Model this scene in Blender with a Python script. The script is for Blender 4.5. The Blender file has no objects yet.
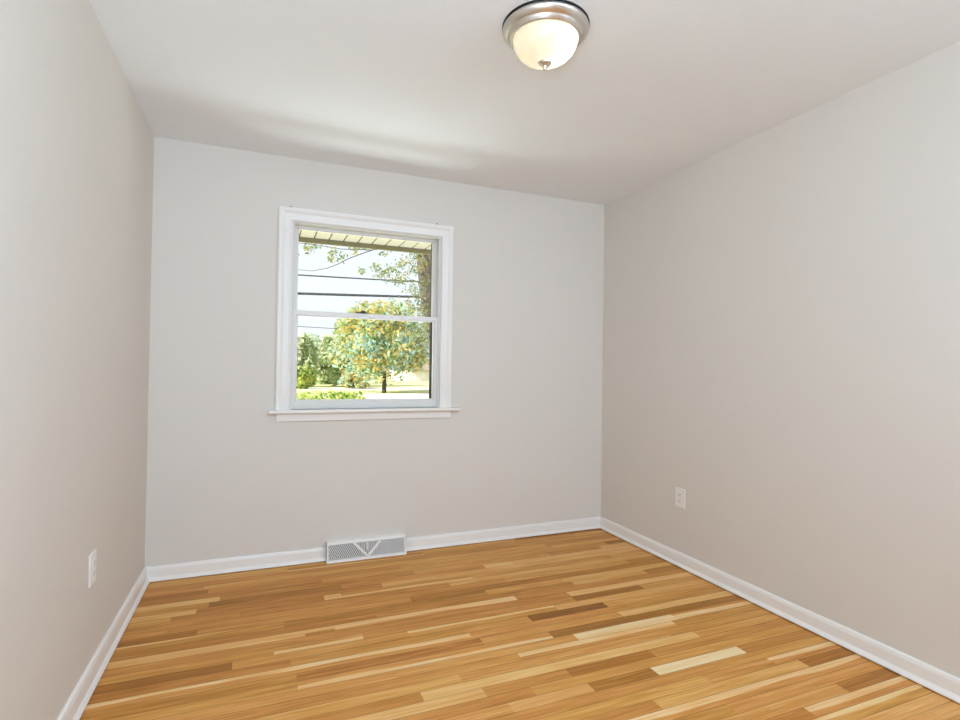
import bpy, bmesh, math, random
from mathutils import Vector, Matrix, noise
S = bpy.context.scene
C = S.collection
random.seed(7)

# ------------------------------------------------------------------ camera
CAM = Vector((0.5698, -3.3967, 1.1996))
YAW, PITCH, ROLL, FPX = 0.3878, 0.0124, 0.0145, 534.7
fw = Vector((math.sin(YAW)*math.cos(PITCH), math.cos(YAW)*math.cos(PITCH), math.sin(PITCH)))
r0 = Vector((math.cos(YAW), -math.sin(YAW), 0)); u0 = r0.cross(fw)
RT = r0*math.cos(ROLL)+u0*math.sin(ROLL); UP = -r0*math.sin(ROLL)+u0*math.cos(ROLL)
cd = bpy.data.cameras.new('camera'); cam = bpy.data.objects.new('camera', cd); C.objects.link(cam)
M = Matrix((RT, UP, -fw)).transposed().to_4x4(); M.translation = CAM; cam.matrix_world = M
cd.sensor_width = 36; cd.lens = FPX/960*36; cd.clip_start = 0.02; cd.clip_end = 500
S.camera = cam

# ------------------------------------------------------------------ world, sun, fill, exposure
w = bpy.data.worlds.new('sky'); S.world = w; w.use_nodes = True
bg = w.node_tree.nodes['Background']; bg.inputs[0].default_value = (0.90, 0.93, 1.0, 1); bg.inputs[1].default_value = 1.12
sd = bpy.data.lights.new('sun', 'SUN'); sd.energy = 7.5; sd.angle = 0.01; sd.color = (1, .95, .85)
so = bpy.data.objects.new('sun', sd); C.objects.link(so)
so.rotation_euler = Vector((0.80, 0.22, -0.62)).to_track_quat('-Z', 'Y').to_euler()
def area(name, loc, target, sx, sy, power, col=(1, 1, 1)):
    d = bpy.data.lights.new(name, 'AREA'); d.shape = 'RECTANGLE'; d.size = sx; d.size_y = sy; d.energy = power; d.color = col
    o = bpy.data.objects.new(name, d); C.objects.link(o); o.location = loc
    o.rotation_euler = (Vector(target)-Vector(loc)).to_track_quat('-Z', 'Y').to_euler(); return o
LC = (.765, 1.005, 1.275); LW = (.88, 1.0, 1.13)
area('ground_bounce_fill', (1.15, .75, .05), (1.1, -.35, 1.75), 1.8, .5, 38, LW)      # added lamps, hidden below the sill, standing in for sunlight off the ground
area('ground_bounce_fill', (1.75, .75, .05), (.5, -.6, 2.0), 1.2, .5, 21, LW)
area('fill_bounce', (.35, -3.45, 1.3), (.2, -2.2, 2.44), .5, .5, 20, LC)         # fill lamps added behind the camera to brighten the room
area('fill_overhead', (1.5, -4.1, 2.3), (1.35, -1.2, 0), 2.7, .8, 51, LC)
area('fill_side', (2.6, -4.3, 1.9), (.0, -.9, 1.4), .6, 1.0, 13, LC)
S.view_settings.view_transform = 'Standard'; S.view_settings.look = 'None'
S.view_settings.exposure = 0.0; S.view_settings.gamma = 1.0; S.view_settings.use_curve_mapping = False
S.cycles.use_denoising = True; S.cycles.max_bounces = 12; S.cycles.diffuse_bounces = 8
S.cycles.transparent_max_bounces = 16; S.cycles.sample_clamp_indirect = 6

# ------------------------------------------------------------------ helpers
def at(px, py, Y):
    """the point where the line of sight through a photo pixel meets the plane y = Y"""
    d = RT*((px-480)/FPX)+UP*(-(py-360)/FPX)+fw
    return CAM+d*((Y-CAM.y)/d.y)
def obj(name, bm, mats, parent=None, smooth=False):
    me = bpy.data.meshes.new(name); bm.to_mesh(me); bm.free()
    for m in (mats if isinstance(mats, (list, tuple)) else [mats]): me.materials.append(m)
    if smooth:
        for p in me.polygons: p.use_smooth = True
    o = bpy.data.objects.new(name, me); C.objects.link(o)
    if parent: o.parent = parent
    return o
def tag(o, label, cat, group=None):
    o['label'] = label; o['category'] = cat
    if group: o['group'] = group
    return o
def thing(name, label, cat, loc=(0, 0, 0), rz=0, group=None):
    o = bpy.data.objects.new(name, None); C.objects.link(o); o.location = loc; o.rotation_euler.z = rz
    return tag(o, label, cat, group)
def struct(o): o['kind'] = 'structure'; return o
def box(bm, lo, hi, bev=0, seg=2, mat=0):
    r = bmesh.ops.create_cube(bm, size=1)
    c = [(a+b)/2 for a, b in zip(lo, hi)]; s = [abs(b-a) for a, b in zip(lo, hi)]
    for v in r['verts']: v.co = Vector((v.co.x*s[0]+c[0], v.co.y*s[1]+c[1], v.co.z*s[2]+c[2]))
    fs = set(f for v in r['verts'] for f in v.link_faces)
    for f in fs: f.material_index = mat
    if bev:
        es = list(set(e for v in r['verts'] for e in v.link_edges))
        bmesh.ops.bevel(bm, geom=es, offset=bev, segments=seg, affect='EDGES', profile=.5)
def sweep(bm, prof, path, closed_prof=True, caps=True):
    """prof: 2-D points; path: list of functions-> 3-D, i.e. callables f(u,v)"""
    rings = [[bm.verts.new(f(*p)) for p in prof] for f in path]
    n = len(prof)
    for a, b in zip(rings, rings[1:]):
        for i in range(n if closed_prof else n-1):
            j = (i+1) % n; bm.faces.new((a[i], a[j], b[j], b[i]))
    if caps and closed_prof:
        bm.faces.new(rings[0][::-1]); bm.faces.new(rings[-1])
    bmesh.ops.recalc_face_normals(bm, faces=bm.faces[:])
def lathe(bm, prof, seg=64, c=(0, 0, 0)):
    rings = []
    for r, z in prof:
        if r < 1e-6: rings.append([bm.verts.new((c[0], c[1], c[2]+z))])
        else: rings.append([bm.verts.new((c[0]+r*math.cos(2*math.pi*i/seg), c[1]+r*math.sin(2*math.pi*i/seg), c[2]+z)) for i in range(seg)])
    for a, b in zip(rings, rings[1:]):
        for i in range(seg):
            j = (i+1) % seg
            if len(a) == 1 and len(b) == 1: continue
            if len(a) == 1: bm.faces.new((a[0], b[i], b[j]))
            elif len(b) == 1: bm.faces.new((a[i], a[j], b[0]))
            else: bm.faces.new((a[i], a[j], b[j], b[i]))
    bmesh.ops.recalc_face_normals(bm, faces=bm.faces[:])
def tube(bm, pts, radii, seg=8):
    pts = [Vector(p) for p in pts]; rings = []
    for i, p in enumerate(pts):
        t = (pts[min(i+1, len(pts)-1)]-pts[max(i-1, 0)]).normalized()
        a = t.cross(Vector((0, 0, 1)) if abs(t.z) < .9 else Vector((1, 0, 0))).normalized(); b = t.cross(a)
        rr = radii[i] if isinstance(radii, (list, tuple)) else radii
        rings.append([bm.verts.new(p+(a*math.cos(2*math.pi*k/seg)+b*math.sin(2*math.pi*k/seg))*rr) for k in range(seg)])
    for A, B in zip(rings, rings[1:]):
        for k in range(seg): bm.faces.new((A[k], A[(k+1) % seg], B[(k+1) % seg], B[k]))
    bm.faces.new(rings[0][::-1]); bm.faces.new(rings[-1])

# ------------------------------------------------------------------ materials
def mat(name, col=(.8, .8, .8), rough=.5, metal=0, spec=.5):
    m = bpy.data.materials.new(name); m.use_nodes = True
    b = m.node_tree.nodes['Principled BSDF']
    b.inputs['Base Color'].default_value = (*col, 1); b.inputs['Roughness'].default_value = rough
    b.inputs['Metallic'].default_value = metal; b.inputs['Specular IOR Level'].default_value = spec
    return m
def nd(m, t, **kw):
    n = m.node_tree.nodes.new(t)
    for k, v in kw.items(): setattr(n, k, v)
    return n
def lk(m, a, b): m.node_tree.links.new(a, b)
def bump(m, scale, strength, dist=.002, detail=3, scale2=None):
    b = m.node_tree.nodes['Principled BSDF']
    tc = nd(m, 'ShaderNodeTexCoord'); n = nd(m, 'ShaderNodeTexNoise'); n.inputs['Scale'].default_value = scale; n.inputs['Detail'].default_value = detail
    bp = nd(m, 'ShaderNodeBump'); bp.inputs['Strength'].default_value = strength; bp.inputs['Distance'].default_value = dist
    lk(m, tc.outputs['Object'], n.inputs['Vector']); lk(m, n.outputs['Fac'], bp.inputs['Height'])
    if scale2:
        n2 = nd(m, 'ShaderNodeTexNoise'); n2.inputs['Scale'].default_value = scale2; n2.inputs['Detail'].default_value = 2
        lk(m, tc.outputs['Object'], n2.inputs['Vector'])
        bp2 = nd(m, 'ShaderNodeBump'); bp2.inputs['Strength'].default_value = .35; bp2.inputs['Distance'].default_value = .02
        lk(m, n2.outputs['Fac'], bp2.inputs['Height']); lk(m, bp.outputs[0], bp2.inputs['Normal']); bp = bp2
    lk(m, bp.outputs[0], b.inputs['Normal'])
    return m
WALL = bump(mat('wall_paint', (.715, .673, .618), .75, spec=.25), 130, .25, .0015, 3, 2.2)
CEIL = bump(mat('ceiling_paint', (.84, .86, .875), .9, spec=.1), 160, .5, .003, 4)
TRIM = bump(mat('trim_paint', (.84, .81, .77), .35), 60, .05, .001)
VINYL = mat('white_vinyl', (.73, .71, .68), .3)
PLATE = mat('plate_plastic', (.83, .815, .775), .3)
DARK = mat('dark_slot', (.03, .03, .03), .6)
LATCH = mat('dark_latch', (.015, .015, .015), .4)
SCREEN = mat('screen_frame', (.05, .05, .055), .5)
REG = bump(mat('register_enamel', (.85, .825, .785), .35), 60, .05)
GRILLE = mat('grille_metal', (.70, .685, .66), .45)
PAN = mat('duct_interior', (.2, .2, .2), .7)
def nickel():
    m = mat('brushed_nickel', (.70, .66, .60), .33, 1.0)
    b = m.node_tree.nodes['Principled BSDF']; tc = nd(m, 'ShaderNodeTexCoord'); n = nd(m, 'ShaderNodeTexNoise')
    mp = nd(m, 'ShaderNodeMapping'); mp.inputs['Scale'].default_value = (8, 8, 400); n.inputs['Scale'].default_value = 3
    rr = nd(m, 'ShaderNodeMapRange'); rr.inputs[3].default_value = .25; rr.inputs[4].default_value = .42
    lk(m, tc.outputs['Object'], mp.inputs[0]); lk(m, mp.outputs[0], n.inputs['Vector']); lk(m, n.outputs['Fac'], rr.inputs[0]); lk(m, rr.outputs[0], b.inputs['Roughness'])
    return m
NICKEL = nickel()
def glass():
    m = bpy.data.materials.new('window_glass'); m.use_nodes = True; nt = m.node_tree; nt.nodes.clear()
    o = nd(m, 'ShaderNodeOutputMaterial'); t = nd(m, 'ShaderNodeBsdfTransparent'); g = nd(m, 'ShaderNodeBsdfGlossy'); g.inputs['Roughness'].default_value = .02
    mx = nd(m, 'ShaderNodeMixShader'); f = nd(m, 'ShaderNodeFresnel'); f.inputs[0].default_value = 1.1
    t.inputs[0].default_value = (.97, .985, .98, 1)
    lk(m, f.outputs[0], mx.inputs[0]); lk(m, t.outputs[0], mx.inputs[1]); lk(m, g.outputs[0], mx.inputs[2]); lk(m, mx.outputs[0], o.inputs[0]); return m
GLASS = glass()
def frosted():
    m = bpy.data.materials.new('frosted_alabaster_glass'); m.use_nodes = True; nt = m.node_tree; nt.nodes.clear()
    o = nd(m, 'ShaderNodeOutputMaterial'); t = nd(m, 'ShaderNodeBsdfTranslucent'); d = nd(m, 'ShaderNodeBsdfPrincipled')
    d.inputs['Base Color'].default_value = (.52, .49, .36, 1); d.inputs['Roughness'].default_value = .2
    t.inputs[0].default_value = (1, .97, .88, 1)
    tc = nd(m, 'ShaderNodeTexCoord'); n = nd(m, 'ShaderNodeTexNoise'); n.inputs['Scale'].default_value = 9; n.inputs['Detail'].default_value = 3
    rr = nd(m, 'ShaderNodeMapRange'); rr.inputs[3].default_value = .09; rr.inputs[4].default_value = .15
    mx = nd(m, 'ShaderNodeMixShader')
    lk(m, tc.outputs['Object'], n.inputs['Vector']); lk(m, n.outputs['Fac'], rr.inputs[0]); lk(m, rr.outputs[0], mx.inputs[0])
    lk(m, d.outputs[0], mx.inputs[1]); lk(m, t.outputs[0], mx.inputs[2]); lk(m, mx.outputs[0], o.inputs[0]); return m
FROST = frosted()
def oak():
    m = mat('oak_strip_floor', rough=.46, spec=.16); b = m.node_tree.nodes['Principled BSDF']
    uv = nd(m, 'ShaderNodeUVMap', uv_map='UVMap'); at_ = nd(m, 'ShaderNodeAttribute', attribute_name='board')
    sep = nd(m, 'ShaderNodeSeparateColor'); lk(m, at_.outputs['Color'], sep.inputs[0])       # R tone, G random, B sapwood share
    mp = nd(m, 'ShaderNodeMapping'); mp.inputs['Scale'].default_value = (2.2, 70, 1)
    mp2 = nd(m, 'ShaderNodeMapping'); mp2.inputs['Scale'].default_value = (1.1, 16, 1)
    lk(m, uv.outputs[0], mp.inputs[0]); lk(m, uv.outputs[0], mp2.inputs[0])
    g1 = nd(m, 'ShaderNodeTexNoise'); g1.inputs['Scale'].default_value = 2.0; g1.inputs['Detail'].default_value = 5; g1.inputs['Distortion'].default_value = .4
    g2 = nd(m, 'ShaderNodeTexNoise'); g2.inputs['Scale'].default_value = 2.0; g2.inputs['Detail'].default_value = 3; g2.inputs['Distortion'].default_value = 1.2
    lk(m, mp.outputs[0], g1.inputs['Vector']); lk(m, mp2.outputs[0], g2.inputs['Vector'])
    def math_(op, a, bb, clamp=False):
        n = nd(m, 'ShaderNodeMath', operation=op); n.use_clamp = clamp
        for i, x in enumerate((a, bb)):
            if hasattr(x, 'is_linked'): lk(m, x, n.inputs[i])
            else: n.inputs[i].default_value = x
        return n.outputs[0]
    # sapwood: a paler band along one edge of some boards with a wavy border
    sx = nd(m, 'ShaderNodeSeparateXYZ'); at2 = nd(m, 'ShaderNodeAttribute', attribute_name='across'); lk(m, at2.outputs['Vector'], sx.inputs[0])
    mp3 = nd(m, 'ShaderNodeMapping'); mp3.inputs['Scale'].default_value = (1.3, .5, 1); lk(m, uv.outputs[0], mp3.inputs[0])
    g3 = nd(m, 'ShaderNodeTexNoise'); g3.inputs['Scale'].default_value = 1.5; g3.inputs['Detail'].default_value = 1; lk(m, mp3.outputs[0], g3.inputs['Vector'])
    edge = math_('ADD', sx.outputs[0], math_('MULTIPLY', math_('SUBTRACT', g3.outputs['Fac'], .5), .9))
    sap = math_('MULTIPLY', math_('SUBTRACT', sep.outputs[2], edge), 14, True)
    t = math_('ADD', sep.outputs[0], math_('MULTIPLY', math_('SUBTRACT', g1.outputs['Fac'], .5), .5))
    t = math_('ADD', t, math_('MULTIPLY', math_('SUBTRACT', g2.outputs['Fac'], .5), .5))
    t = math_('ADD', t, math_('MULTIPLY', sap, .36), True)
    cr = nd(m, 'ShaderNodeValToRGB'); e = cr.color_ramp.elements
    for pos, col in ((0, (.26, .110, .020)), (.25, (.45, .185, .034)), (.5, (.65, .310, .076)), (.75, (.79, .465, .17)), (1, (.85, .65, .36))):
        x = e[0] if pos == 0 else (e[len(e)-1] if pos == 1 else e.new(pos)); x.color = (*col, 1)
    lk(m, t, cr.inputs[0])
    # hue drift between boards: some pinker, some yellower
    hs = nd(m, 'ShaderNodeHueSaturation'); lk(m, cr.outputs[0], hs.inputs['Color'])
    lk(m, math_('ADD', .4945, math_('MULTIPLY', sep.outputs[1], .009)), hs.inputs['Hue'])
    # the joints between the strips
    a = math_('ABSOLUTE', math_('SUBTRACT', sx.outputs[0], .5), 0)
    ln = math_('MULTIPLY', math_('SUBTRACT', a, .478), 60, True)
    ln2 = math_('MULTIPLY', math_('SUBTRACT', .0018, sx.outputs[1]), 900, True)
    ln = math_('MAXIMUM', ln, ln2)
    mx = nd(m, 'ShaderNodeMix', data_type='RGBA'); mx.inputs['B'].default_value = (.10, .045, .015, 1)
    lk(m, math_('MULTIPLY', ln, .9), mx.inputs['Factor']); lk(m, hs.outputs[0], mx.inputs['A']); lk(m, mx.outputs['Result'], b.inputs['Base Color'])
    bp = nd(m, 'ShaderNodeBump'); bp.inputs['Strength'].default_value = .25; bp.inputs['Distance'].default_value = .001; bp.invert = True
    lk(m, ln, bp.inputs['Height']); lk(m, bp.outputs[0], b.inputs['Normal'])
    return m
OAK = oak()
def leafmat(name, cols):
    m = bpy.data.materials.new(name); m.use_nodes = True; nt = m.node_tree; nt.nodes.clear()
    o = nd(m, 'ShaderNodeOutputMaterial'); d = nd(m, 'ShaderNodeBsdfDiffuse'); t = nd(m, 'ShaderNodeBsdfTranslucent'); mx = nd(m, 'ShaderNodeMixShader'); mx.inputs[0].default_value = .45
    a = nd(m, 'ShaderNodeAttribute', attribute_name='tint'); cr = nd(m, 'ShaderNodeValToRGB'); cr.color_ramp.interpolation = 'CONSTANT'
    e = cr.color_ramp.elements
    for i, c in enumerate(cols):
        x = e[0] if i == 0 else (e[1] if i == 1 else e.new(.5)); x.position = i/len(cols); x.color = (*c, 1)
    lk(m, a.outputs['Fac'], cr.inputs[0]); lk(m, cr.outputs[0], d.inputs[0]); lk(m, cr.outputs[0], t.inputs[0])
    lk(m, d.outputs[0], mx.inputs[1]); lk(m, t.outputs[0], mx.inputs[2]); lk(m, mx.outputs[0], o.inputs[0]); return m
LEAF_MIX = leafmat('leaf_gold_and_teal', [(.70, .58, .20), (.42, .64, .56), (.28, .40, .12), (.76, .68, .36), (.52, .72, .68), (.14, .28, .20)])
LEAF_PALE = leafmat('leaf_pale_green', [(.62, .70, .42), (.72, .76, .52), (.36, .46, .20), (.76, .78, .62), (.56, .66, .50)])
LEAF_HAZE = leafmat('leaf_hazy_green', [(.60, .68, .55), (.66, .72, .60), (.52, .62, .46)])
LEAF_HEDGE = leafmat('leaf_hedge', [(.62, .66, .20), (.40, .52, .14), (.14, .24, .06), (.72, .74, .34)])
LEAF_NEAR = leafmat('leaf_near', [(.38, .38, .12), (.28, .42, .36), (.18, .26, .10), (.50, .46, .20)])
BARK = bump(mat('bark', (.20, .165, .135), .9, spec=.1), 30, 1, .03, 5)
BARKD = mat('dark_bark', (.10, .085, .06), .9, spec=.1)
CABLE = mat('cable_rubber', (.06, .06, .07), .6)
def noisecol(m, c1, c2, scale):
    b = m.node_tree.nodes['Principled BSDF']; tc = nd(m, 'ShaderNodeTexCoord'); n = nd(m, 'ShaderNodeTexNoise'); n.inputs['Scale'].default_value = scale; n.inputs['Detail'].default_value = 4
    cr = nd(m, 'ShaderNodeValToRGB'); cr.color_ramp.elements[0].position = .35; cr.color_ramp.elements[1].position = .65
    cr.color_ramp.elements[0].color = (*c1, 1); cr.color_ramp.elements[1].color = (*c2, 1)
    lk(m, tc.outputs['Object'], n.inputs['Vector']); lk(m, n.outputs['Fac'], cr.inputs[0]); lk(m, cr.outputs[0], b.inputs['Base Color']); return m
GRASS = noisecol(mat('lawn_grass', rough=.95, spec=.05), (.55, .56, .26), (.68, .66, .38), 1.2)
CONC = noisecol(mat('pale_concrete', rough=.9, spec=.1), (.74, .72, .68), (.82, .80, .76), 2)
SOFFIT = mat('cream_soffit_vinyl', (.46, .415, .335), .5)
FASCIA = mat('olive_fascia', (.22, .195, .11), .5)
SIDING = mat('white_siding', (.82, .79, .77), .7)
ROOFM = noisecol(mat('brown_shingle', rough=.9, spec=.1), (.30, .24, .17), (.38, .31, .24), 8)
STUCCO = bump(mat('outer_wall', (.6, .58, .52), .9), 40, .4)

# ------------------------------------------------------------------ room shell
W, H, Y0 = 2.9605, 2.44, -4.7
T = .12
WX0, WX1, WZ0, WZ1 = .729, 1.667, .925, 2.057        # window opening
# back wall with the window opening
bm = bmesh.new()
for lo, hi in (((-T, 0, -.1), (WX0, T, H+.1)), ((WX1, 0, -.1), (W+T, T, H+.1)), ((WX0, 0, -.1), (WX1, T, WZ0)), ((WX0, 0, WZ1), (WX1, T, H+.1))):
    box(bm, lo, hi)
struct(obj('wall_back', bm, WALL))
for nm, lo, hi in (('wall_left', (-T, Y0, -.1), (0, 0, H+.1)), ('wall_right', (W, Y0, -.1), (W+T, 0, H+.1)), ('wall_front', (-T, Y0-T, -.1), (W+T, Y0, H+.1))):
    bm = bmesh.new(); box(bm, lo, hi); struct(obj(nm, bm, WALL))
bm = bmesh.new(); box(bm, (0, Y0, H), (W, 0, H+.1)); struct(obj('ceiling', bm, CEIL))
bm = bmesh.new(); box(bm, (-.3, Y0-.3, H+.1), (W+.3, T, H+.2)); struct(obj('roof_deck', bm, STUCCO))

# floor: strip oak, boards run along the back wall
RW = .0572
fixed = {  # row: [(x0, x1, tone)] the boards that stand out
 2: [(0, 1.232, .42), (1.232, 2.2, .36)], 3: [(0, .308, .45), (.308, 1.6, .55)], 4: [(0, .332, .22), (.332, 1.359, .40), (1.359, 2.4, .5)],
 5: [(0, .903, .36), (.903, 1.8, .5), (2.777, 2.93, .12)], 6: [(0, .395, .70), (.395, 1.409, .36), (1.409, 2.3, .5)], 7: [(.35, .992, .2), (.992, 1.831, .42), (1.831, 2.015, .76)],
 8: [(.3, 1.2, .3), (1.2, 2.96, .62)], 9: [(.2, .89, .32), (.89, .975, .74), (.975, 1.7, .40)], 10: [(.5, 1.549, .38), (1.549, 2.96, .58)],
 11: [(.2, 1.861, .42), (1.861, 2.7, .5)], 12: [(0, .327, .22), (.327, 1.3, .42)], 13: [(0, .688, .40), (.688, 1.7, .25)], 14: [(0, 1.1, .30), (1.1, 2.2, .35)],
 15: [(0, .771, .68), (.771, .90, .32), (.90, 1.816, .66), (1.816, 2.5, .38)], 16: [(0, 1.169, .40), (1.169, 2.099, .36), (2.099, 2.96, .72)],
 17: [(0, .64, .44), (.64, 1.006, .68), (1.006, 2.094, .42), (2.094, 2.529, .18), (2.529, 2.96, .48)], 18: [(0, .484, .17), (.484, 1.2, .48), (1.2, 1.953, .45), (1.953, 2.9, .58)],
 19: [(0, .7, .32), (.7, 1.358, .40), (1.358, 1.777, .44), (1.777, 2.209, .03), (2.209, 2.96, .52)], 20: [(0, 1.455, .62), (1.455, 2.3, .46)],
 21: [(0, .716, .36), (.716, 1.483, .30), (1.483, 2.215, .48), (2.215, 2.96, .70)], 22: [(0, .716, .44), (.716, 1.794, .70), (1.794, 2.96, .16)],
 23: [(0, 1.074, .48), (1.074, 1.889, .50), (1.889, 2.445, .90), (2.445, 2.96, .68)], 24: [(0, 1.131, .42), (1.131, 1.584, .46), (1.584, 2.4, .66), (2.4, 2.96, .4)],
 25: [(.2, 1.3, .56), (1.3, 2.3, .5), (2.3, 2.96, .45)], 26: [(.3, 1.131, .40), (1.131, 2.418, .70), (2.418, 2.96, .5)],
 27: [(.5, 1.352, .66), (1.352, 1.711, .42), (1.711, 2.118, .22), (2.118, 2.96, .40)], 28: [(.6, 1.524, .38), (1.524, 2.4, .46)],
 29: [(.7, 1.405, .5), (1.405, 1.74, .60), (1.74, 2.037, .2), (2.037, 2.501, 1.0), (2.501, 2.96, .36)], 30: [(1.2, 2.3, .42), (2.3, 2.96, .46)],
 31: [(1.2, 2.19, .5), (2.19, 2.542, .48), (2.542, 2.96, .58)], 32: [(1.2, 1.904, .38), (1.904, 2.655, .58), (2.655, 2.96, .18)], 33: [(1.7, 2.96, .64)],
 34: [(1.4, 2.136, .36), (2.136, 2.96, .48)], 35: [(1.5, 2.258, .5), (2.258, 2.634, .52), (2.634, 2.96, .20)], 36: [(1.6, 2.381, .3), (2.381, 2.96, .68)],
 37: [(2.0, 2.96, .48)], 38: [(2.0, 2.96, .62)]}
saps = {15: (.9, .75), 20: (0, .5), 22: (.716, .45), 24: (1.584, .6), 23: (2.445, .6), 33: (1.7, .55), 36: (2.381, .55), 13: (.1, .2), 17: (.64, .6), 31: (2.542, .5)}
bm = bmesh.new(); uvl = bm.loops.layers.uv.new('UVMap'); la = bm.loops.layers.float_color.new('board')
rows = int(-Y0/RW)+1
rf = random.Random(3)
acr = []
def board(r, x0, x1, tone):
    y1, y0 = -r*RW, max(-(r+1)*RW, Y0)
    vs = [bm.verts.new(p) for p in ((x0, y0, 0), (x1, y0, 0), (x1, y1, 0), (x0, y1, 0))]
    f = bm.faces.new(vs); ox, oy = rf.uniform(0, 50), rf.uniform(0, 20)
    rnd = rf.random(); sap = 0
    if rf.random() < .08: sap = rf.uniform(.25, .7)
    if r in saps and abs(saps[r][0]-x0) < .12: sap = saps[r][1]; tone = min(tone, .46)
    flip = rf.random() < .5
    for l, (u, v) in zip(f.loops, ((x0, 0), (x1, 0), (x1, 1), (x0, 1))):
        l[uvl].uv = (u+ox, v*RW+oy); l[la] = (tone, rnd, sap if sap else -1, 1)
        acr.append(((1-v) if flip else v, 0 if l.vert.co.x == x0 else (x1-x0), 0))
for r in range(rows):
    fx = fixed.get(r, []); spans = []; x = 0
    for a, b_, t in fx:
        if a > x+.01: spans.append((x, a, None))
        spans.append((a, min(b_, W), t)); x = b_
    if x < W-.01: spans.append((x, W, None))
    for a, b_, t in spans:
        if t is not None: board(r, a, b_, t); continue
        x = a
        while x < b_-.01:
            L = rf.choice((.35, .5, .65, .8, 1.0, 1.25))*rf.uniform(.85, 1.15)
            e = x+L
            if b_-e < .25: e = b_
            board(r, x, min(e, b_), min(.8, max(.12, rf.gauss(.45, .12)))); x = e
nf = len(bm.faces)
box(bm, (-T, Y0-T, -.1), (W+T, T, -.002))
fl = struct(obj('floor', bm, OAK))
a = fl.data.attributes.new('across', 'FLOAT_VECTOR', 'CORNER')
for i, p in enumerate(acr): a.data[i].vector = p

# baseboards
BP = [(0, .005), (.0300, .005), (.0312, .008), (.0285, .014), (.0225, .021), (.0185, .026), (.0168, .045), (.0150, .066), (.0125, .074), (.0100, .080), (.006, .0825), (0, .0825)]
bm = bmesh.new()
for xa, xb, ma, mb in ((0, .955, 1, 0), (1.446, W, 0, -1)):
    sweep(bm, BP, [lambda u, v, x=xa, m=ma: (x+m*u, -u, v), lambda u, v, x=xb, m=mb: (x+m*u, -u, v)])
struct(obj('baseboard_back', bm, TRIM))
bm = bmesh.new(); sweep(bm, BP, [lambda u, v: (u, -u, v), lambda u, v: (u, Y0, v)]); struct(obj('baseboard_left', bm, TRIM))
bm = bmesh.new(); sweep(bm, BP, [lambda u, v: (W-u, -u, v), lambda u, v: (W-u, Y0, v)]); struct(obj('baseboard_right', bm, TRIM))

# ------------------------------------------------------------------ window
win = bpy.data.objects.new('window_1', None); C.objects.link(win); win.location = (0, 0, 0); struct(win)
# casing: moulded profile mitred at the two top corners (u across from opening outwards, v thickness)
CP = [(0, 0), (0, .012), (.004, .016), (.010, .016), (.013, .012), (.045, .0135), (.052, .018), (.060, .022), (.072, .022), (.079, .019), (.080, 0)]
bm = bmesh.new()
sweep(bm, CP, [lambda u, v: (WX0-u, -v, WZ0), lambda u, v: (WX0-u, -v, WZ1+u), lambda u, v: (WX1+u, -v, WZ1+u), lambda u, v: (WX1+u, -v, WZ0)])
obj('casing', bm, TRIM, win)
bm = bmesh.new(); box(bm, (.612, -.058, .906), (1.800, .0, .925), .005, 3); box(bm, (WX0, -.004, .906), (WX1, .06, .925)); obj('stool', bm, TRIM, win)
bm = bmesh.new(); box(bm, (.655, -.017, .856), (1.747, 0, .906), .003); obj('apron', bm, TRIM, win)
bm = bmesh.new()
J = .008
for lo, hi in (((WX0, .0, WZ0), (WX0+J, T+.02, WZ1)), ((WX1-J, .0, WZ0), (WX1, T+.02, WZ1)), ((WX0+J, .0, WZ1-J), (WX1-J, T+.02, WZ1)), ((WX0+J, .03, WZ0-.02), (WX1-J, T+.03, WZ0+.008)),
               ((WX0+J, .052, WZ0), (WX0+J+.008, .056, WZ1)), ((WX1-J-.008, .052, WZ0), (WX1-J, .056, WZ1)), ((WX0+J, .004, WZ0), (WX0+J+.007, .012, WZ1)), ((WX1-J-.007, .004, WZ0), (WX1-J, .012, WZ1))):
    box(bm, lo, hi, .0015, 1)
obj('jamb_frame', bm, VINYL, win)
def sash(nm, x0, x1, z0, z1, ya, yb, st, top, bot):
    bm = bmesh.new(); B = .0025
    box(bm, (x0, ya, z0), (x0+st, yb, z1), B); box(bm, (x1-st, ya, z0), (x1, yb, z1), B)
    box(bm, (x0+st-.004, ya, z1-top), (x1-st+.004, yb, z1), B); box(bm, (x0+st-.004, ya, z0), (x1-st+.004, yb, z0+bot), B)
    # glazing bead set back round the pane
    g = .007; xa, xb, za, zb = x0+st, x1-st, z0+bot, z1-top
    for lo, hi in (((xa-.002, ya+.008, za-.002), (xa+g, yb-.004, zb+.002)), ((xb-g, ya+.008, za-.002), (xb+.002, yb-.004, zb+.002)), ((xa, ya+.008, zb-g), (xb, yb-.004, zb+.002)), ((xa, ya+.008, za-.002), (xb, yb-.004, za+g))):
        box(bm, lo, hi, .001, 1)
    s = obj(nm, bm, VINYL, win)
    bm = bmesh.new(); ym = (ya+yb)/2; box(bm, (xa-.001, ym-.002, za-.001), (xb+.001, ym+.002, zb+.001)); obj('glass_pane', bm, GLASS, s)
    return s
up = sash('upper_sash', WX0+J+.001, WX1-J-.001, 1.500, WZ1-J, .058, .090, .023, .012, .018)
lo_ = sash('lower_sash', WX0+J+.001, WX1-J-.001, WZ0+.0005, 1.525, .014, .050, .024, .026, .050)
bm = bmesh.new(); box(bm, (1.118, .020, 1.525), (1.185, .046, 1.534), .002); box(bm, (1.146, .014, 1.532), (1.174, .038, 1.542), .003); obj('sash_lock', bm, LATCH, lo_)['label'] = 'dark sash lock'
bm = bmesh.new(); F = .018
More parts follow.
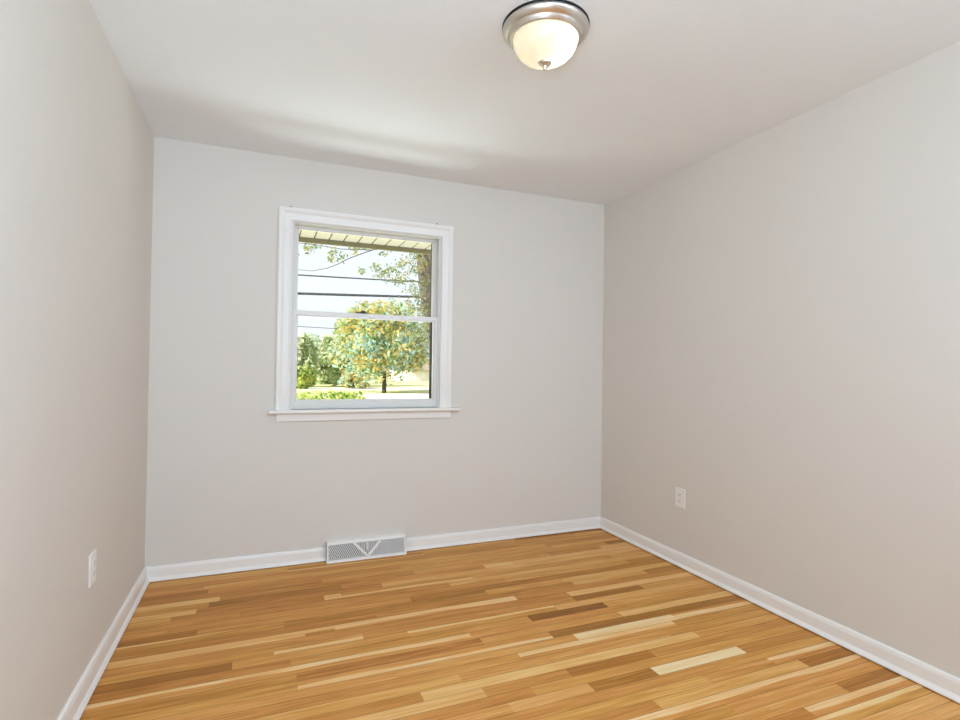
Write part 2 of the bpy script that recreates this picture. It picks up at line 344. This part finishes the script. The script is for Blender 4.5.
for lo, hi in (((WX0+J, .100, WZ0+.008), (WX0+J+F, .112, WZ1-J)), ((WX1-J-F-.012, .100, WZ0+.008), (WX1-J, .112, WZ1-J)), ((WX0+J+F, .100, WZ1-J-.008), (WX1-J-F, .112, WZ1-J)), ((WX0+J+F, .100, WZ0+.008), (WX1-J-F, .112, WZ0+.022))): box(bm, lo, hi, .001, 1)
obj('screen_frame', bm, SCREEN, win)['label'] = 'dark screen frame'
for x, z, s in ((.716, 2.140, 'left'), (1.632, 2.141, 'right')):
    bm = bmesh.new(); tube(bm, [(0, 0, 0), (0, -.012, .001)], .0022, 8); tube(bm, [(0, -.011, .001), (0, -.013, .001)], .0042, 10)
    o = obj('nail', bm, LATCH); o.location = (x, 0, z)
    tag(o, 'small dark nail in the grey wall above the %s end of the window casing' % s, 'nail', 'nails above the window')

# ------------------------------------------------------------------ floor register
reg = thing('floor_register', 'white metal baseboard heat register with a V-shaped divider under the window', 'vent', (.954, 0, 0))
RL, RH, RD = .492, .116, .066
def slope(v): return -(RD-.032*(v/RH))       # y of the front face at height v
bm = bmesh.new()
def bar(x0, z0, x1, z1, half, d0, d1, thick_end=None):
    """a flat bar on the sloping face from (x0,z0) to (x1,z1)"""
    d = Vector((x1-x0, z1-z0)); n = Vector((-d.y, d.x)).normalized()*half
    q = [(x0+n.x, z0+n.y), (x1+n.x, z1+n.y), (x1-n.x, z1-n.y), (x0-n.x, z0-n.y)]
    fr = [bm.verts.new((x, slope(z)-d0, z)) for x, z in q]; bk = [bm.verts.new((x, slope(z)+d1, z)) for x, z in q]
    bm.faces.new(fr); bm.faces.new(bk[::-1])
    for i in range(4): bm.faces.new((fr[i], bk[i], bk[(i+1) % 4], fr[(i+1) % 4]))
bar(.0, .0075, RL, .0075, .0075, 0, .02); bar(0, RH-.008, RL, RH-.008, .008, 0, .02)
bar(.006, .015, .006, RH-.016, .006, 0, .03); bar(RL-.006, .015, RL-.006, RH-.016, .006, 0, .03)
bmesh.ops.recalc_face_normals(bm, faces=bm.faces[:])
box(bm, (0, slope(RH)+.0005, RH-.005), (RL, 0, RH+.0005)); box(bm, (0, slope(0)+.010, .004), (.003, 0, RH)); box(bm, (RL-.003, slope(0)+.010, .004), (RL, 0, RH))
obj('frame', bm, REG, reg)
bm = bmesh.new(); VT, VB = RH-.017, .016
xl, xr, xm = .165, .330, .2475
bar(xl, VT, xm, VB, .0065, .002, .01); bar(xr, VT, xm, VB, .0065, .002, .01)
bmesh.ops.recalc_face_normals(bm, faces=bm.faces[:]); obj('divider', bm, REG, reg)
def vl(z): return xl+(xm-xl)*(VT-z)/(VT-VB)
def vr(z): return xr+(xm-xr)*(VT-z)/(VT-VB)
sl = (xm-xl)/(VT-VB)
def fins(clip_lo, clip_hi, lean, step=.0118):
    """thin slats filling one panel, each leaning by `lean` per metre of height"""
    global bm
    bm = bmesh.new(); k = -.2
    while k < RL+.2:
        zs = [VB+(VT-VB)*i/40 for i in range(41)]
        ok = [z for z in zs if clip_lo(z) < k+lean*(z-VB) < clip_hi(z)]
        if len(ok) > 2: bar(k+lean*(ok[0]-VB), ok[0], k+lean*(ok[-1]-VB), ok[-1], .0030, -.002, .012)
        k += step
    bmesh.ops.recalc_face_normals(bm, faces=bm.faces[:])
    obj('grille', bm, GRILLE, reg)
fins(lambda z: .012, lambda z: vl(z)-.004, -sl*.55)
fins(lambda z: vr(z)+.004, lambda z: RL-.012, sl*.55)
fins(lambda z: vl(z)+.004, lambda z: vr(z)-.004, 0, .0105)
bm = bmesh.new(); box(bm, (.004, -.010, .006), (RL-.004, -.002, RH-.006)); obj('duct_opening', bm, PAN, reg)
bm = bmesh.new(); box(bm, (.242, slope(.08)-.010, .052), (.252, slope(.08)+.012, .094), .002); obj('damper_lever', bm, REG, reg)

# ------------------------------------------------------------------ outlets
def outlet(label, loc, rz):
    t = thing('wall_outlet', label, 'outlet', loc, rz, 'wall outlets')
    bm = bmesh.new(); box(bm, (-.040, -.0065, -.059), (.040, 0, .059), .003, 3); obj('cover_plate', bm, PLATE, t)
    for z in (.0195, -.0195):
        bm = bmesh.new()
        vs = [(.0172*max(-1, min(1, 1.25*math.cos(a))), .0142*math.sin(a)) for a in [2*math.pi*i/32 for i in range(32)]]
        fr = [bm.verts.new((x, -.0085, z+y)) for x, y in vs]; bk = [bm.verts.new((x, -.005, z+y)) for x, y in vs]
        bm.faces.new(fr)
        for i in range(32): bm.faces.new((fr[i], bk[i], bk[(i+1) % 32], fr[(i+1) % 32]))
        bmesh.ops.recalc_face_normals(bm, faces=bm.faces[:])
        r = obj('receptacle', bm, PLATE, t)
        bm = bmesh.new(); box(bm, (-.0075, -.0088, z-.001), (-.0050, -.0080, z+.008)); box(bm, (.0050, -.0088, z-.001), (.0075, -.0080, z+.007)); box(bm, (-.0022, -.0088, z-.0095), (.0022, -.0080, z-.005), .0002, 1)
        obj('slots', bm, DARK, r)
    bm = bmesh.new(); tube(bm, [(0, -.006, 0), (0, -.0078, 0)], .0032, 12); obj('screw', bm, GRILLE, t)
outlet('white duplex outlet on the right wall beyond the window corner', (W, -.826, .415), -math.pi/2)
outlet('white duplex outlet on the left wall, seen nearly edge-on', (0, -1.012, .432), math.pi/2)

# ------------------------------------------------------------------ ceiling light
LX, LY = 1.5075, -1.6868
lamp = thing('ceiling_light', 'flush-mount ceiling light with a nickel rim and frosted glass dome', 'ceiling light', (LX, LY, H))
bm = bmesh.new(); lathe(bm, [(0, -.0005), (.128, -.0005), (.128, -.005), (.149, -.005), (.1555, -.008), (.157, -.013), (.155, -.018), (.141, -.033), (.1365, -.0345), (.1365, -.0375), (.129, -.041), (.128, -.0445), (.1215, -.048), (.119, -.046), (.119, -.020), (0, -.018)], 96)
g_ = bmesh.new(); lathe(g_, [(.150, -.0002), (.1580, -.0002), (.1580, -.0028), (.150, -.0028), (.150, -.0002)], 96); obj('shadow_ring', g_, DARK, lamp, False)['label'] = 'dark ring standing in for the contact shadow at the ceiling'  # thin dark ring added as the shadow line between rim and ceiling
obj('canopy', bm, NICKEL, lamp, True)
bm = bmesh.new(); pr = []
for i in range(15):
    a = math.pi/2*i/14; pr.append((.1175*math.cos(a)**.85 if i < 14 else 0, -.044-.086*math.sin(a)))
lathe(bm, [(.116, -.030)]+pr, 96); obj('glass_dome', bm, FROST, lamp, True)
bm = bmesh.new(); lathe(bm, [(0, -.125), (.021, -.1255), (.0235, -.129), (.0215, -.134), (.014, -.138), (.0085, -.142), (.0065, -.146), (.0075, -.150), (.006, -.156), (0, -.1585)], 40)
obj('finial', bm, NICKEL, lamp, True)
bl = bpy.data.lights.new('bulb', 'POINT'); bl.energy = 2.1; bl.shadow_soft_size = .022; bl.color = (1, .95, .86)
bo = bpy.data.objects.new('bulb', bl); C.objects.link(bo); bo.location = (LX+.058, LY-.028, H-.074)

# ------------------------------------------------------------------ outdoors
GZ = -.6
bm = bmesh.new(); box(bm, (-90, T+.01, GZ-.2), (150, 190, GZ)); struct(obj('lawn', bm, GRASS))
bm = bmesh.new(); box(bm, (-60, 23.5, GZ), (110, 30.0, GZ+.02)); struct(obj('road', bm, CONC))
bm = bmesh.new(); box(bm, (-60, 35.5, GZ), (15.3, 38.5, GZ+.02)); struct(obj('footpath', bm, CONC))
# eave over the window
ev = bpy.data.objects.new('roof_eave', None); C.objects.link(ev); ev.location = (0, T, 2.14); struct(ev)
bm = bmesh.new(); SO = .64; x = -.58
while x < 3.6:
    box(bm, (x, .0, .022), (x+.107, SO, .03)); box(bm, (x+.004, .0, 0), (x+.103, SO, .0215), .002, 1); x += .107
obj('soffit', bm, SOFFIT, ev)
bm = bmesh.new(); box(bm, (-.6, SO, -.036), (3.6, SO+.02, .12)); obj('fascia', bm, FASCIA, ev)
bm = bmesh.new(); box(bm, (-.6, SO+.02, .01), (3.6, SO+.13, .125), .01); obj('gutter', bm, SIDING, ev)
bm = bmesh.new(); box(bm, (-.6, -.02, .12), (3.6, SO+.02, .20)); obj('roof_edge', bm, ROOFM, ev)

def leaves(bm, pts, size, rng, aspect=1.7, elong=None):
    tl = bm.faces.layers.float.get('tint') or bm.faces.layers.float.new('tint')
    for p in pts:
        s = size*rng.uniform(.6, 1.35)
        n = Vector((rng.gauss(0, 1), rng.gauss(0, 1), rng.gauss(.4, 1))).normalized()
        a = n.orthogonal().normalized(); a.rotate(Matrix.Rotation(rng.uniform(0, 6.28), 3, n)); b = n.cross(a)
        p = Vector(p); k = n*s*.12
        v = [bm.verts.new(q) for q in (p-a*s*aspect/2, p-b*s*.42+k, p+a*s*aspect/2, p+b*s*.42+k)]
        t = min(.999, max(0, noise.noise(p*(.16/size))*.8+rng.random()*.9+.05))
        for tri in ((v[0], v[1], v[2]), (v[0], v[2], v[3])):
            f = bm.faces.new(tri); f[tl] = t
def crown_pts(c, rx, ry, rz, n, rng, lumps=14, cone=0.0):
    """points in clumps near the outside of an uneven crown"""
    out = []; L = []
    for i in range(lumps):
        d = Vector((rng.gauss(0, 1), rng.gauss(0, 1), rng.gauss(.1, 1))).normalized(); q = rng.uniform(.35, .80)
        sh = 1-cone*max(0, d.z*q)
        L.append((Vector((d.x*rx*q*sh, d.y*ry*q*sh, d.z*rz*q)), rng.uniform(.28, .46)))
    for i in range(n):
        lc_, r = rng.choice(L)
        d = Vector((rng.gauss(0, 1), rng.gauss(0, 1), rng.gauss(0, 1))).normalized()*(rng.random()**.4)*r
        p = Vector(c)+lc_+Vector((d.x*rx, d.y*ry, d.z*rz)); p.z = max(p.z, .06); out.append(p)
    return out
def tree(name, label, px, base_y, top_y, half, bot_y, lmat, n, size, seed, Y=None, trunk=.10, lumps=16, cone=.3, cat='tree', group=None):
    """a tree standing on the lawn where the photo shows its foot; half = half width of the crown in photo pixels"""
    rng = random.Random(seed)
    if Y is None:
        d = RT*((px-480)/FPX)+UP*(-(base_y-360)/FPX)+fw; f = CAM+d*((GZ-CAM.z)/d.z)
    else: f = at(px, base_y, Y); f.z = GZ
    dep = (f-CAM).dot(fw); m = dep/FPX
    top, bot = at(px, top_y, f.y).z, at(px, bot_y, f.y).z
    rz = (top-bot)/2; cz = (top+bot)/2-GZ
    t = thing(name, label, cat, f, 0, group)
    bm = bmesh.new(); tube(bm, [(0, 0, -.05), (trunk*.2, 0, cz*.4), (0, trunk*.3, cz), (trunk*.3, 0, cz+rz*.6)], [trunk*1.25, trunk, trunk*.8, trunk*.25], 10)
    for i in range(9):
        a = i*2.4; h = cz-rz*.7+rz*1.3*rng.random(); q = rng.uniform(.4, .75)
        tube(bm, [(0, 0, h), (math.cos(a)*half*m*q*.5, math.sin(a)*half*m*q*.5, h+rz*.18), (math.cos(a)*half*m*q, math.sin(a)*half*m*q, h+rz*.32)], [trunk*.45, trunk*.3, trunk*.12], 6)
    obj('trunk', bm, BARKD, t)
    bm = bmesh.new(); leaves(bm, crown_pts((0, 0, cz), half*m, half*m, rz, n, rng, lumps, cone), size, rng)
    obj('foliage', bm, lmat, t)
    return t
tree('lawn_tree', 'round-crowned gold and teal tree with a bare short trunk, standing alone on the lawn', 384, 393, 297, 50, 384, LEAF_MIX, 15000, .19, 5, lumps=60, cone=.5, trunk=.12)
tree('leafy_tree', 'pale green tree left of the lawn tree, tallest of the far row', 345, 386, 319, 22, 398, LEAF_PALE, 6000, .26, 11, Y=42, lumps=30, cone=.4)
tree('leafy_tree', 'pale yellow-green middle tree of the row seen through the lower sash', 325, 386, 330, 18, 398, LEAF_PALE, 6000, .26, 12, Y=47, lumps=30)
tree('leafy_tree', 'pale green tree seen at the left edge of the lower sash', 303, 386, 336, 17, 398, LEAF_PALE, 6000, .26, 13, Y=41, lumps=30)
tree('shrub', 'low rounded green shrub at the left end of the far tree row', 302, 387, 364, 14, 394, LEAF_HEDGE, 2600, .18, 14, Y=37, trunk=.05, cat='shrub')
tree('shrub', 'low green shrub behind the lawn tree, left of its trunk', 360, 387, 358, 20, 396, LEAF_MIX, 3200, .2, 15, Y=38, trunk=.05, cat='shrub')
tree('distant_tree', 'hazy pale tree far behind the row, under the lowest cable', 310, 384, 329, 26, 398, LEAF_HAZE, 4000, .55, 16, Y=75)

# large tree at the right of the window, close to the house
YB = 9.0
tb = at(446, 380, YB); tb.z = GZ
big = thing('shade_tree', 'large tree with a thick grey-brown trunk at the right edge of the window', 'tree', tb)
def L_(px, py, Y=YB): return at(px, py, Y)-tb
bm = bmesh.new()
tube(bm, [(0, 0, -.05), L_(441, 350), L_(432, 310), L_(428, 275), L_(426, 245), L_(424, 200), L_(423, 140)], [.34, .29, .26, .24, .25, .20, .10], 16)
tr = obj('trunk', bm, BARK, big, True)
br = [[(426, 236, YB), (405, 242, YB-.5), (385, 246, YB-1), (365, 252.5, YB-1.4), (350, 258, YB-1.7), (338, 264, YB-1.8), (328, 268, YB-1.9), (312, 271, YB-2), (296, 269.5, YB-2.1)],
      [(427, 240, YB), (400, 246, YB-.6), (372, 250, YB-1), (340, 249, YB-1.2), (312, 244, YB-1.4), (292, 243, YB-1.5)],
      [(430, 285, YB), (412, 280, YB-.4), (398, 283, YB-.7), (384, 281, YB-.9)],
      [(438, 325, YB), (428, 338, YB-.3), (417, 343, YB-.5), (408, 349, YB-.6)]]
for b in br:
    bm = bmesh.new(); pts = [L_(*q) for q in b]; tube(bm, pts, [.013*(1-.7*i/(len(pts)-1)) for i in range(len(pts))], 6); obj('branch', bm, BARKD, big)
rng = random.Random(21); pts = []
for px, py, rad, n, dy in ((308, 248, 7, 26, -1.4), (316, 246, 5, 14, -1.4), (333, 252, 6, 22, -1.5), (340, 258, 6, 18, -1.5), (331, 259, 4, 12, -1.6), (353, 249, 8, 34, -1.2), (362, 247, 6, 24, -1.1), (362, 271, 4, 16, -1.3), (384, 252, 6, 26, -.9), (376, 268, 6, 30, -.9),
                           (383, 274, 7, 44, -.8), (390, 270, 6, 30, -.8), (398, 264, 6, 26, -.6), (402, 279, 9, 50, -.5), (394, 280, 7, 30, -.6), (408, 262, 8, 40, -.3), (414, 270, 7, 40, -.3), (416, 254, 7, 44, -.3), (412, 288, 8, 40, -.3),
                           (418, 295, 7, 44, -.4), (420, 308, 8, 50, -.4), (414, 312, 8, 40, -.4), (424, 325, 8, 50, -.4), (416, 335, 8, 40, -.5), (424, 262, 7, 30, -.45), (423, 282, 6, 26, -.45), (410, 303, 7, 30, -.3), (427, 340, 6, 30, -.4)):
    for i in range(int(n*1.7)):
        g = rng.gauss(0, .55), rng.gauss(0, .45)
        pts.append(L_(px+g[0]*rad, py+g[1]*rad, YB+dy+rng.uniform(-.3, .3)))
# the rest of the crown above the eave, out of the window's view
for i in range(900):
    d = Vector((rng.gauss(0, 1), rng.gauss(0, 1), rng.gauss(0, 1))).normalized()*rng.uniform(.5, 1)
    pts.append(Vector((d.x*2.6-.3, d.y*2.4, 6.2+d.z*1.6)))
bm = bmesh.new(); leaves(bm, pts, .045, rng); obj('foliage', bm, LEAF_NEAR, big)

# cables across the street
def cable(label, pa, pb, Y, r):
    a, b = at(*pa, Y), at(*pb, Y); d = (b-a)/(b.x-a.x); pts = []
    for i in range(41):
        s = i/40; x = a.x-22+s*52; p = a+d*(x-a.x); p.z += .6*(2*s-1)**2-.6*((2*(a.x-a.x+22)/52)-1)**2*1.0
        pts.append(p)
    bm = bmesh.new(); tube(bm, pts, r, 6); tag(obj('overhead_cable', bm, CABLE, smooth=True), label, 'cable', 'overhead cables')
cable('thin dark overhead cable crossing the sky, uppermost of the cables', (299, 275), (420, 281.5), 15, .025)
cable('thick dark overhead cable just above the window check rail', (299, 293.5), (420, 296.5), 15, .046)
cable('finest overhead cable, seen through the lower sash above the trees', (299, 326.5), (365, 330), 34, .022)

# hedge below the window
rng = random.Random(31)
hp0, hp1 = at(290, 394, 2.3), at(372, 394, 2.3)
hedge = thing('hedge', 'bright yellow-green leafy hedge along the bottom of the window', 'hedge', ((hp0.x+hp1.x)/2, 2.5, GZ))
hl = (hp1.x-hp0.x)/2+.05; top = hp0.z-GZ-.01
pts = []
for i in range(5200):
    x = rng.uniform(-hl, hl); y = rng.uniform(-.35, .45); e = min(1, (hl-abs(x))/.12)
    z = top*(.15+.85*rng.random()**.45)*(.9+.1*e)+.045*noise.noise(Vector((x*5, y*5, 3)))
    pts.append((x, y, z))
bm = bmesh.new(); leaves(bm, pts, .034, rng); obj('foliage', bm, LEAF_HEDGE, hedge)
bm = bmesh.new()
for i in range(7):
    x = -hl*.85+i*hl*1.7/6; tube(bm, [(x, 0, -.03), (x+.03, .05, top*.5), (x-.02, .02, top*.85)], [.014, .01, .005], 6)
obj('stems', bm, BARKD, hedge)

# house across the street
hp = at(404, 388, 58); hx = hp.x
house = thing('house', 'white-sided house with a brown shingle roof at the right edge of the window view', 'house', (hx, 58, GZ))
zr0, zr1 = at(424, 371, 58).z-GZ, at(424, 361, 58).z-GZ
bm = bmesh.new(); box(bm, (0, 0, -.05), (16, 8, zr0)); obj('walls', bm, SIDING, house)
bm = bmesh.new(); n_ = 40
for i in range(n_): box(bm, (i*.4+.16, -.03, .1), (i*.4+.24, .0, zr0-.02))
obj('battens', bm, SIDING, house)
bm = bmesh.new()
sweep(bm, [(-.5, zr0-.05), (4, zr1+.15), (8.5, zr0-.05), (8.5, zr0+.08), (4, zr1+.3), (-.5, zr0+.08)], [lambda u, v: (-.4+1.0, u, v), lambda u, v: (16.4, u, v)])
obj('roof', bm, ROOFM, house)
bm = bmesh.new(); box(bm, (2.6, -.05, 0), (5.6, .0, zr0*.8), .02); obj('garage_door', bm, CONC, house)
